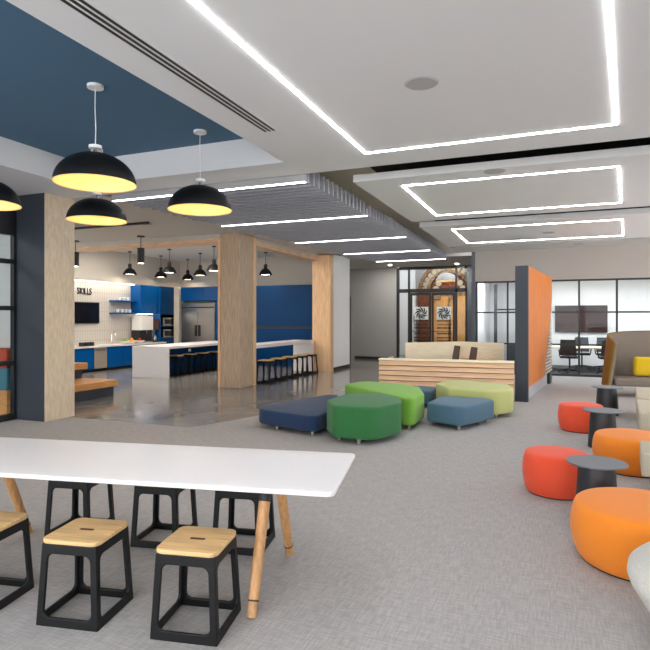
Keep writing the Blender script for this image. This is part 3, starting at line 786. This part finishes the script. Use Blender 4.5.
# ================================================================== RECEPTION DESK AND DIVIDER
rd = thing('reception_desk', 'pale timber reception desk with horizontal board front and raised back counter', 'reception desk', (-3.32, 11.08, 0), R(3))
b = MB(); Wd = 2.64; H = .77
for k in range(7):
    z = .02+k*.102
    b.extr([(0, .0, z+.007), (0, .05, z+.007), (0, .05, z+.093), (0, .036, z+.093)], (Wd, 0, 0))
b.build('board_front', M['oak_desk'], rd)
MB().box(.005, Wd-.005, .051, .09, 0, H-.04).build('backing', M['gap_dark'], rd)
MB().box(-.005, Wd+.005, -.005, .24, H-.038, H).build('front_ledge', M['maple'], rd, bevel=.006)
MB().box(.005, .045, .091, 1.25, 0, H-.039).build('side_panel', M['oak_desk'], rd)
MB().box(Wd-.045, Wd-.005, .091, .8, 0, H-.039).build('side_panel', M['oak_warm'], rd)
MB().box(.05, Wd-.05, .091, .40, .64, .67).build('worktop', M['maple'], rd)
b = MB()
b.extr([(.30, 1.3, 0), (2.42, 1.5, 0), (2.42, 1.5, 1.055), (1.5, 1.42, 1.08), (.30, 1.3, 1.04)], (-.01, .09, 0))
b.build('back_counter', M['maple'], rd)
MB().extr([(1.5, 1.45, .66), (2.25, 1.53, .66), (2.25, 1.53, .72), (1.5, 1.45, .72)], (.04, -.36, 0)).build('return_shelf', M['oak_desk'], rd)
def office_chair(name, label, back_m, loc, rz, group, bw=.46, bz=(.52, .98), arms=True):
    o = thing(name, label, 'office chair', loc, rz, group)
    MB().pebble([(-.24, -.24), (.24, -.24), (.24, .24), (-.24, .24)], .07, .43, .49, .02).build('seat', M['black_soft'], o, smooth=True)
    b = MB(); b.solid([(-bw/2, .24, bz[0]), (bw/2, .24, bz[0]), (bw/2, .27, bz[0]), (-bw/2, .27, bz[0]), (-bw/2+.03, .32, bz[1]), (bw/2-.03, .32, bz[1]), (bw/2-.03, .345, bz[1]), (-bw/2+.03, .345, bz[1])])
    b.build('backrest', back_m, o, bevel=.01)
    MB().path([(0, .15, .425), (0, .3, .44), (0, .30, .7)], .018).build('spine', M['black'], o)
    MB().tube((0, 0, .1), (0, 0, .425), .025).build('column', M['black'], o)
    if arms:
        for s in (-1, 1): MB().path([(s*.25, .1, .46), (s*.28, .08, .66), (s*.28, -.12, .66)], .016).build('armrest', M['black'], o)
    for k in range(5):
        a = 2*PI*k/5+.3
        sp = MB().tube((0, 0, .1), (.3*math.cos(a), .3*math.sin(a), .065), .022, .015).build('spoke', M['black'], o)
        MB().ball((.3*math.cos(a), .3*math.sin(a), .027), .027).build('caster', M['black'], sp)
    return o
office_chair('office_chair', 'brown-backed office chair behind the reception desk, left of the pair', M['brown'], (-2.2, 12.13, 0), R(-58), 'reception chairs', bw=.34, bz=(.52, 1.0), arms=False)
office_chair('office_chair', 'brown-backed office chair behind the reception desk, right of the pair', M['brown'], (-1.78, 11.66, 0), R(-58), 'reception chairs', bw=.34, bz=(.52, 1.0), arms=False)

# divider with orange panel
DA = -math.atan2(.42, 3.8)
dv = thing('divider_screen', 'tall slate-framed divider with a slanted orange panel beside the reception desk', 'room divider', (-.44, 11.3, 0), DA)
LD = 3.82
MB().box(-.235, 0, 0, .1, 0, 2.6).build('post', M['slate'], dv, bevel=.004)
MB().box(-.2, -.04, .1, LD, .26, 2.6).build('core', M['slate'], dv)
MB().extr([(-.035, .101, .27), (-.035, LD*.62, .27), (-.035, LD-.05, 1.98), (-.035, LD, 2.1), (-.035, LD, 2.6), (-.035, .101, 2.6)], (.03, 0, 0)).build('orange_panel', M['orange_panel'], dv)
b = MB()
for k in range(22):
    z = .3+k*.075
    if z > 1.95: break
    y0 = LD*.62+(LD*.38-.05)*(z-.27)/1.71+.1
    b.box(-.035, 0, min(y0, LD-.06), LD, z, z+.045)
b.build('slats', M['slat'], dv)
MB().box(-.17, -.06, .1, LD-.5, 0, .258).build('plinth', M['plinth'], dv)
MB().box(-.2, 0, LD-.45, LD, 0, .258).build('foot', M['black'], dv)

# ================================================================== MEETING ROOM
o = thing('wall_screen', 'large dark flat screen on the meeting room back wall', 'television', (.86, 20.59, 1.57))
MB().box(-.8, .8, -.08, -.01, -.45, .45).build('bezel', M['black'], o, bevel=.008); MB().box(-.77, .77, -.085, -.081, -.42, .42).build('display', M['screen_warm'], o)
o = thing('meeting_table', 'white-topped meeting table with black legs behind the rear glass', 'table', (1.0, 18.7, 0))
MB().box(-1.3, 1.3, -.5, .5, .69, .73).build('tabletop', M['maple'], o, bevel=.006)
for sx in (-1, 1):
    MB().box(sx*1.2-.02, sx*1.2+.02, -.36, .36, .6, .689).build('apron', M['black'], o)
    for sy in (-1, 1): MB().box(sx*1.15-.04, sx*1.15+.04, sy*.4-.04, sy*.4+.04, 0, .689).build('leg', M['black'], o)
tag(MB().lathe([(0, 0), (.07, 0), (.06, .03), (.02, .05), (.02, .16), (.05, .2), (.05, .3), (0, .32)], (.72, 18.8, .731), 20).build('conference_camera', M['black'], smooth=True), 'small black camera standing on the meeting table', 'camera')
gc = 'mesh-backed chairs around the meeting table'
office_chair('meeting_chair', 'mesh-backed chair on the near side of the meeting table', M['mesh_back'], (.45, 17.85, 0), R(170), gc)
office_chair('meeting_chair', 'mesh-backed chair on the near side of the meeting table, right neighbour', M['mesh_back'], (1.45, 17.85, 0), R(185), gc)
office_chair('meeting_chair', 'chair on the far side of the meeting table below the screen centre', M['slate'], (.85, 19.55, 0), R(0), gc)
office_chair('meeting_chair', 'chair on the far side of the meeting table below the screen right end', M['slate'], (1.5, 19.55, 0), R(0), gc)

# ================================================================== KITCHEN
def cabinet(name, label, x0, x1, y0, y1, z0, z1, m, doors, face='x', group=None, toe=True):
    o = thing(name, label, 'cabinet', ((x0+x1)/2, (y0+y1)/2, z0), group=group)
    cx, cy = (x0+x1)/2, (y0+y1)/2; hx, hy = (x1-x0)/2, (y1-y0)/2; h = z1-z0
    t0 = .09 if toe else 0
    if face == 'x':
        MB().box(-hx, hx-.025, -hy, hy, t0, h).build('body', m, o)
        if toe: MB().box(-hx, hx-.08, -hy, hy, 0, t0-.001).build('toe_kick', M['black'], o)
        st = 2*hy/doors
        for i in range(doors): MB().box(hx-.024, hx, -hy+st*i+.006, -hy+st*(i+1)-.006, t0+.005, h-.005).build('door', m, o)
    else:
        MB().box(-hx, hx, -hy+.025, hy, t0, h).build('body', m, o)
        if toe: MB().box(-hx, hx, -hy+.08, hy, 0, t0-.001).build('toe_kick', M['black'], o)
        st = 2*hx/doors
        for i in range(doors): MB().box(-hx+st*i+.006, -hx+st*(i+1)-.006, -hy, -hy+.024, t0+.005, h-.005).build('door', m, o)
    return o
KX = -13.349
gcab = 'blue kitchen cabinets'
cabinet('base_cabinet', 'cobalt base cabinet left of the dishwasher', KX, -12.55, 11.3, 12.74, 0, .72, M['cob'], 2, group=gcab)
o = thing('dishwasher', 'stainless dishwasher between the blue base cabinets', 'dishwasher', (-12.95, 13.01, 0))
MB().box(-.395, .375, -.26, .26, .09, .72).build('body', M['steel'], o); MB().box(.376, .4, -.255, .255, .1, .715).build('door', M['steel_front'], o)
MB().box(.4005, .43, -.2, .2, .65, .67).build('handle', M['steel'], o); MB().box(-.395, .3, -.26, .26, 0, .089).build('toe_kick', M['black'], o)
cabinet('base_cabinet', 'cobalt base cabinet right of the dishwasher under the sink', KX, -12.55, 13.28, 16.05, 0, .72, M['cob'], 4, group=gcab)
tag(MB().box(KX, -12.52, 11.3, 16.05, .721, .765).build('worktop', M['quartz'], bevel=.004), 'white quartz worktop along the tiled kitchen wall', 'worktop')
cabinet('wall_cabinet', 'cobalt wall cabinet beside the open cup shelves', KX, -12.92, 15.2, 16.09, 1.74, 2.72, M['cob'], 1, group=gcab, toe=False)
# tall unit with two niches for microwaves
o = thing('tall_cabinet', 'tall deep blue cabinet with two microwave niches', 'cabinet', (-13.12, 16.8, 0), group=gcab)
MB().box(-.228, .28, -.7, -.66, 0, 2.72).build('end_panel', M['cob'], o)
t = MB(); t.box(-.228, .28, -.659, .79, 0, .9); t.box(-.228, .28, -.659, .79, 1.72, 2.72); t.box(-.228, -.2, -.659, .79, .9, 1.72); t.box(-.228, .28, -.659, .79, 1.28, 1.32); t.box(-.228, .28, .6, .79, .9, 1.72)
t.build('carcass', M['cob_dark'], o)
for z0, z1 in ((.1, .88), (1.74, 2.7)): MB().box(.281, .3, -.65, .78, z0, z1).build('door', M['cob_dark'], o)
for z, l in ((.901, 'lower steel microwave in the blue tall cabinet niche'), (1.321, 'upper steel microwave in the blue tall cabinet niche')):
    q = thing('microwave', l, 'microwave', (-13.0, 16.62, z), group='microwaves in the tall cabinet')
    MB().box(-.18, .12, -.28, .28, 0, .29).build('body', M['steel'], q); MB().box(.121, .13, -.22, .14, .06, .24).build('window', M['screen'], q); MB().box(.121, .128, .16, .27, .03, .26).build('control_panel', M['black'], q)
# shelves with cups
for i, (z, n, l) in enumerate(((2.13, 3, 'upper'), (1.73, 4, 'lower'))):
    tag(MB().box(KX, -13.05, 14.2, 15.19, z, z+.05).build('wall_shelf', M['cob'], bevel=.004), '%s blue open shelf with white cups on the tiled wall' % l, 'shelf', 'open blue shelves')
    for k in range(n):
        c = MB().lathe([(0, 0), (.04, 0), (.055, .11), (.048, .11), (.035, .012), (0, .012)], (-13.2, 14.42+.19*k+(.1 if n == 3 else 0), z+.051), 18).build('cup', M['ceramic'], smooth=True)
        tag(c, 'white cup on the %s blue shelf, %s from the left' % (l, ['first', 'second', 'third', 'fourth'][k]), 'cup', 'white cups on the blue shelves')
# tv, lettering, cove strip
o = thing('television', 'black flat television on the white tiled kitchen wall', 'television', (-13.349, 13.2, 1.76))
MB().box(.0, .06, -.52, .52, -.33, .33).build('bezel', M['black'], o, bevel=.006); MB().box(.061, .064, -.5, .5, -.31, .31).build('display', M['screen'], o)
sg = thing('wall_lettering', 'dark capital letters mounted on the tiled wall above the television', 'sign', (-13.345, 12.86, 2.33))
def letter(ch, y, h, parent):
    cu = bpy.data.curves.new('letter', 'FONT'); cu.body = ch; cu.size = h/.7; cu.extrude = .012
    tmp = bpy.data.objects.new('letter_source', cu); C.objects.link(tmp)
    bpy.context.view_layer.update()
    me = bpy.data.meshes.new_from_object(tmp.evaluated_get(bpy.context.evaluated_depsgraph_get()))
    w = tmp.dimensions.x*.7
    bpy.data.objects.remove(tmp); me.materials.clear(); me.materials.append(M['decal_black'])
    ob = bpy.data.objects.new('letter', me); C.objects.link(ob); ob.parent = parent
    ob.rotation_euler = (PI/2, 0, PI/2); ob.location = (.014, y, 0); ob.scale.x = .7
    return w
y = 0
for ch in 'SKILLS': y += letter(ch, y, .2, sg)+.022
o = thing('cove_light', 'bright strip light washing the top of the tiled kitchen wall', 'strip light', (-13.2, 13.2, 2.739))
MB().box(-.06, .06, -1.9, 1.95, -.02, 0).build('strip', M['led_cove'], o)
o = thing('under_cabinet_light', 'small strip light under the cobalt wall cabinet', 'strip light', (-13.1, 15.6, 1.739))
MB().box(-.05, .05, -.38, .38, -.015, 0).build('strip', M['led_cove'], o)
# counter clutter
o = thing('faucet', 'curved chrome faucet at the kitchen sink', 'faucet', (-13.1, 14.05, .766))
MB().lathe([(0, 0), (.03, 0), (.03, .02), (0, .02)], seg=16).build('base', M['chrome'], o)
MB().path([(0, 0, .02), (0, 0, .3), (.03, 0, .36), (.09, 0, .385), (.15, 0, .36), (.17, 0, .27)], .012).build('spout', M['chrome'], o); MB().tube((0, .02, .06), (0, .08, .09), .008).build('lever', M['chrome'], o)
for k in range(3):
    tag(MB().box(-12.9, -12.76, 12.5+.17*k, 12.63+.17*k, .766, .88).build('canister', M['black'], bevel=.008),
        ['black canister at the left end of the kitchen worktop', 'black canister in the middle of the three on the worktop', 'black canister nearest the sink of the three on the worktop'][k], 'canister', 'black canisters on the worktop')
def bowl(label, y, x=-12.8, m=None):
    c = MB().lathe([(0, 0), (.06, 0), (.15, .07), (.16, .09), (.145, .085), (.05, .02), (0, .02)], (x, y, .766), 24).build('fruit_bowl', M['ceramic'] if m is None else m, smooth=True)
    tag(c, label, 'bowl', 'fruit bowls on the worktop')
bowl('white bowl of green fruit beside the faucet', 14.3); bowl('white bowl of yellow fruit before the drinks machine', 14.62); bowl('white bowl of red fruit before the drinks machine', 14.95, -12.75)
def fruits(kind, y, m, n, x, col, zz=.0):
    for k in range(n):
        a = 2*PI*k/max(1, n-1); rr = .07 if k < n-1 else 0
        f = MB().ball((x+rr*math.cos(a), y+rr*math.sin(a), .83+(.06 if k == n-1 else 0)+zz), .045).build(kind, m, smooth=True)
        tag(f, 'round %s fruit in the bowl on the kitchen worktop' % col, 'fruit', '%s fruit in the bowl' % col)
fruits('lime_fruit', 14.3, M['lime_fruit'], 5, -12.8, 'green'); fruits('orange_fruit', 14.62, M['lemon'], 5, -12.8, 'yellow', .02); fruits('apple', 14.95, M['apple'], 5, -12.75, 'red')
o = thing('drinks_machine', 'white and dark drinks dispenser on the worktop below the wall cabinet', 'drinks machine', (-13.05, 15.43, .766))
MB().box(-.2, .22, -.3, .3, .42, .9).build('upper_case', M['ceramic'], o, bevel=.01); MB().box(-.2, .16, -.3, .3, 0, .419).build('lower_case', M['black'], o)
MB().box(.161, .24, -.26, .26, 0, .05).build('drip_tray', M['steel'], o); MB().tube((.19, 0, .3), (.19, 0, .419), .02).build('nozzle', M['chrome'], o)
o = thing('coffee_brewer', 'brown and steel coffee brewer right of the drinks dispenser', 'coffee machine', (-12.98, 15.885, .766))
MB().box(-.15, .15, -.14, .14, 0, .05).build('base', M['black'], o); MB().box(-.15, 0, -.14, .14, .05, .8).build('tower', M['steel'], o); MB().box(.001, .16, -.14, .14, .42, .8).build('hopper', M['brown'], o); MB().lathe([(0, 0), (.06, 0), (.07, .1), (.05, .16), (0, .16)], (.08, 0, .051), 18).build('pot', M['chrome'], o, smooth=True)
# fridge wall
tag(MB().box(-12.815, -12.6, 16.85, 17.59, 0, 2.72).build('pilaster', M['beige_wall']), 'pale pilaster left of the steel fridge', 'pilaster')
fr = thing('fridge', 'large stainless double-door fridge in the kitchen back wall', 'fridge', (-11.8, 17.2, 0))
MB().box(-.72, .7, -.27, .38, .1, 2.13).build('body', M['steel'], fr); MB().box(-.72, .7, -.2, .38, 0, .099).build('plinth', M['black'], fr)
for x0, x1, hx in ((-.715, -.005, -.09), (.005, .695, .06)):
    d = MB().box(x0, x1, -.31, -.271, .12, 1.86).build('door', M['steel'], fr, bevel=.006)
    MB().box(hx-.03, hx+.05, -.345, -.311, .95, 1.35).build('handle', M['black'], d)
MB().box(-.715, .695, -.3, -.271, 1.9, 2.11).build('grille', M['steel'], fr); b = MB(); b.box(-.69, .67, -.306, -.301, 1.96, 2.0).build('vent_slot', M['black'], fr)
cabinet('wall_cabinet', 'cobalt cabinet above the steel fridge', -12.59, -9.62, 16.95, 17.59, 2.22, 2.72, M['cob'], 3, face='y', group=gcab, toe=False)
tag(MB().box(-11.08, -9.62, 16.95, 17.59, 0, 2.219).build('filler_cabinet', M['cob']), 'plain cobalt panel right of the fridge behind the timber column', 'cabinet', gcab)
o = thing('blue_wall_unit', 'deep blue panelled wall unit with a dark stripe behind the bar', 'cabinet', (-8.34, 17.05, 0))
MB().box(-1.27, 1.2, -.5, .54, 1.34, 2.68).build('upper_panel', M['cob_dark'], o); MB().box(-1.27, 1.2, -.5, .54, .0, 1.26).build('lower_panel', M['cob_dark'], o); MB().box(-1.27, 1.2, -.48, .54, 1.261, 1.339).build('stripe', M['black'], o)
# island and bar
o = thing('kitchen_island', 'white waterfall kitchen island with blue base', 'kitchen island', (-9.97, 13.7, 0))
MB().box(-.6, .58, -1.6, 2.2, .78, .84).build('worktop', M['quartz'], o); MB().box(-.6, .58, -1.6, -1.54, 0, .779).build('waterfall_end', M['quartz'], o); MB().box(-.55, .1, -1.539, 2.15, .05, .779).build('base', M['cob_dark'], o); MB().box(-.5, .05, -1.539, 2.1, 0, .049).build('toe_kick', M['black'], o)
MB().box(.101, .108, -.05, .07, .62, .70).build('socket_plate', M['ceramic'], o)
o = thing('bar_counter', 'white bar counter with solid end leg in the right kitchen opening', 'bar counter', (-6.95, 13.6, 0))
MB().box(-.35, .28, -1.82, 1.9, .86, .94).build('worktop', M['quartz'], o); MB().box(-.35, .28, 1.78, 1.9, 0, .859).build('end_leg', M['quartz'], o); MB().box(-.35, .28, -1.82, -1.7, 0, .859).build('end_leg', M['quartz'], o)
gs = 'wooden-seat counter stools in the kitchen'
ks = stool('counter_stool', 'x', 'stool', .58, .19, .155, 0, gs)
sp = [((-9.62, 12.75+.62*k, 0), 0, 'counter stool along the kitchen island, %s from the white end' % w) for k, w in enumerate(('first', 'second', 'third', 'fourth'))]
sp += [((-6.50, 12.15+.66*k, 0), 0, 'counter stool at the white bar, %s from the timber column' % w) for k, w in enumerate(('first', 'second', 'third', 'fourth', 'fifth'))]
repeat(ks, sp)
# tiered platform beside the concrete column
o = thing('tiered_platform', 'two-step timber seating platform with dark base behind the concrete column', 'platform', (-8.35, 8.0, 0))
MB().box(-.9, 0, -1.0, 1.13, .2, .325).build('lower_tread', M['platform_wood'], o, bevel=.005); MB().box(-.9, -.06, -.95, 1.07, 0, .199).build('lower_base', M['slate'], o)
MB().box(-1.75, -.82, -1.0, 1.13, .52, .65).build('upper_tread', M['platform_wood'], o, bevel=.005); MB().box(-1.75, -.9, -.95, 1.05, .326, .519).build('upper_base', M['slate'], o); MB().box(-1.75, -.905, -.95, 1.07, 0, .325).build('rear_base', M['slate'], o)
# side room furniture behind the storefront
o = thing('side_bench', 'rust and teal bench glimpsed through the left storefront', 'bench', (-8.5, 6.5, 0))
MB().box(-.5, .5, -.2, .2, .45, .8).build('seat', M['teal'], o, bevel=.02); MB().box(-.5, .5, -.2, .2, .801, 1.1).build('backrest', M['rust'], o, bevel=.02); MB().box(-.48, .48, -.18, .18, .0, .449).build('base', M['platform_wood'], o)

# ================================================================== LIGHT, CAMERA
wd = bpy.data.worlds.new('World'); S.world = wd; wd.use_nodes = True
bg = wd.node_tree.nodes['Background']; bg.inputs['Color'].default_value = (.93, .96, 1.0, 1); bg.inputs['Strength'].default_value = 3.2

cam = bpy.data.cameras.new('Camera'); co = bpy.data.objects.new('Camera', cam); C.objects.link(co)
co.location = (0, 0, 1.6); co.rotation_euler = (PI/2, 0, math.atan(228/560))
cam.sensor_width = 36; cam.lens = 36*560/650; cam.shift_y = -7/650; cam.clip_end = 200
S.camera = co
S.view_settings.view_transform = 'Standard'; S.view_settings.look = 'None'
S.view_settings.exposure = 1.0; S.view_settings.gamma = 1.0
try: S.view_settings.use_curve_mapping = False
except Exception: pass
